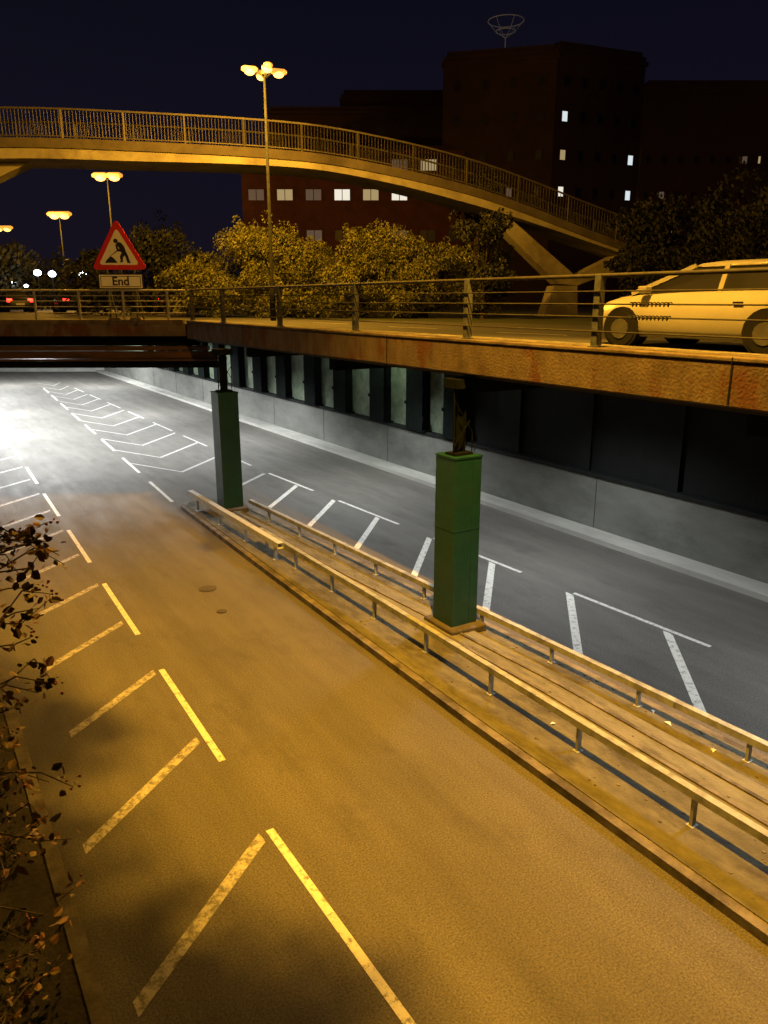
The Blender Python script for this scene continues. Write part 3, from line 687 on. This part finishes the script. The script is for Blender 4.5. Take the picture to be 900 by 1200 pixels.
# brambles near the camera
t=thing("bramble","brown leaved bramble with red berries overhanging the wall","shrub",(-.1,2.5,.1))
st=MB();lf=MB();br=MB()
random.seed(21)
def leaf(mb,p,d,s):
    d=Vector(d).normalized();q=Vector((random.gauss(0,1),random.gauss(0,1),random.gauss(0,1)));r=d.cross(q).normalized()*s*.36;nrm=r.cross(d).normalized()*s*.08
    p=Vector(p);n=len(mb.v)
    mb.v+=[tuple(p),tuple(p+d*s*.35+r+nrm),tuple(p+d*s*.75+r*.7+nrm),tuple(p+d*s),tuple(p+d*s*.75-r*.7+nrm),tuple(p+d*s*.35-r+nrm)]
    mb.f+=[(n,n+1,n+2,n+3),(n,n+3,n+4,n+5)]
for i in range(78):
    z=3.35+2.1*random.random()
    start=Vector((-.42,2.2+random.uniform(-.6,1.5),z-random.uniform(.1,.5)))
    tip=Vector((.12+(5.4-z)*-.14+random.uniform(-.12,.24),2.95-(5.4-z)*.2+random.uniform(-.35,.40),z))
    mid=(start+tip)/2+Vector((0,0,random.uniform(.0,.2)))
    P=[start,mid,tip,tip+Vector((random.uniform(.02,.14),random.uniform(-.08,.1),random.uniform(-.1,.06)))]
    st.tube(P,[.0045,.004,.003,.0015],5)
    for k in range(17):
        a=random.random()**.7;seg=min(2,int(a*3));p=P[seg].lerp(P[seg+1],a*3-seg)+Vector((random.gauss(0,.016),random.gauss(0,.016),random.gauss(0,.016)))
        leaf(lf,p,(random.gauss(.2,1),random.gauss(0,1),random.gauss(-.2,.8)),random.uniform(.02,.05))
    if random.random()<.4:
        for k in range(random.randint(4,8)):
            br.ball(P[3]+Vector((random.gauss(0,.016),random.gauss(0,.016),random.gauss(0,.02))),random.uniform(.004,.007),6,4)
part(t,"stem",st,M_BARK);o=part(t,"leaf_cluster",lf,M_LEAFB);o["kind"]="stuff";o=part(t,"berry_cluster",br,M_BERRY);o["kind"]="stuff"
gl=MB()
for i in range(60):
    leaves(gl,(random.uniform(-.4,.30),random.uniform(1.5,14),.18),(.22,.35,.2),60,.045)
o=part(None,"ground_cover",gl,M_LEAFD);o["kind"]="stuff";o["label"]="low dark weeds and leaves covering the verge";o["category"]="plants"

# ------------------------------------------------------------------ lights
def spot(x,y,z,tx,ty,tz,p,c,ang=120,rad=.3,blend=.6):
    l=bpy.data.lights.new("light","SPOT");l.energy=p;l.color=c;l.spot_size=R(ang);l.spot_blend=blend;l.shadow_soft_size=rad
    o=bpy.data.objects.new("light",l);o.location=(x,y,z);o.rotation_euler=(Vector((tx-x,ty-y,tz-z))).to_track_quat('-Z','Y').to_euler();COL.objects.link(o)
spot(LX,LY,LZ,LX-.5,LY+2.2,0,23500,SOD,82,.15,.6)
plight(LX,LY,LZ,4800,SOD,.15)
WH=(.97,.99,.985)
for (x,y,p) in ((4.4,30.1,1500),(4.6,34.5,2600),(3.9,40.0,5200),(2.6,44.0,3600),(5.2,48,4200),(3.5,55,6500),(6,64,6000),(11.0,44,3600),(12.5,60,4200)):
    spot(x,y,4.82,x,y,0,p,WH,164,.4,.3)
for (x,y,p) in ((12.2,33,2000),(12.4,22,1500),(12.4,13,1200),(12.0,5,1050)):
    spot(x,y,4.75,x-.3,y,0,p,WH,140,.3,.7)
plight(14.3,24.3,4.3,85,(.85,1,.72),.2);plight(14.3,27.2,4.4,35,(.85,1,.78),.2)  # unseen greenish lamps added under the deck to brighten the wall panels

w=bpy.data.worlds.new("World");scene.world=w;w.use_nodes=True
N=w.node_tree.nodes;L=w.node_tree.links
sky=N.new("ShaderNodeTexSky");sky.sky_type='NISHITA';sky.sun_disc=False;sky.sun_elevation=R(-4);sky.sun_rotation=R(-60)
tc=N.new("ShaderNodeTexCoord");sp_=N.new("ShaderNodeSeparateXYZ");L.new(tc.outputs["Generated"],sp_.inputs[0])
rp=N.new("ShaderNodeValToRGB");rp.color_ramp.elements[0].position=0;rp.color_ramp.elements[0].color=(.0060,.0050,.012,1)
rp.color_ramp.elements[1].position=.45;rp.color_ramp.elements[1].color=(.0018,.0020,.0060,1);L.new(sp_.outputs[2],rp.inputs[0])
ml=N.new("ShaderNodeMixRGB");ml.blend_type='ADD';ml.inputs[0].default_value=1
sc_=N.new("ShaderNodeMixRGB");sc_.blend_type='MULTIPLY';sc_.inputs[0].default_value=1;L.new(sky.outputs[0],sc_.inputs[1]);sc_.inputs[2].default_value=(.03,.03,.03,1)
L.new(sc_.outputs[0],ml.inputs[1]);L.new(rp.outputs[0],ml.inputs[2])
bg=N["Background"];L.new(ml.outputs[0],bg.inputs[0]);bg.inputs[1].default_value=1
sl=bpy.data.lights.new("moonlight","SUN");sl.energy=.01;sl.angle=R(.5);sl.color=(.7,.8,1);so=bpy.data.objects.new("moonlight",sl);so.rotation_euler=(R(50),0,R(30));COL.objects.link(so)  # faint bluish moonlight added, its source is unseen

# ------------------------------------------------------------------ camera
cam=bpy.data.cameras.new("camera");cam.sensor_fit='VERTICAL';cam.sensor_height=24;cam.lens=18;cam.clip_end=2000;cam.clip_start=.05
co=bpy.data.objects.new("camera",cam);COL.objects.link(co);co.location=(0,0,H)
co.rotation_euler=(R(90)-math.atan(248/900),0,-R(31.9));scene.camera=co
scene.view_settings.view_transform='Standard';scene.view_settings.look='None';scene.view_settings.exposure=0
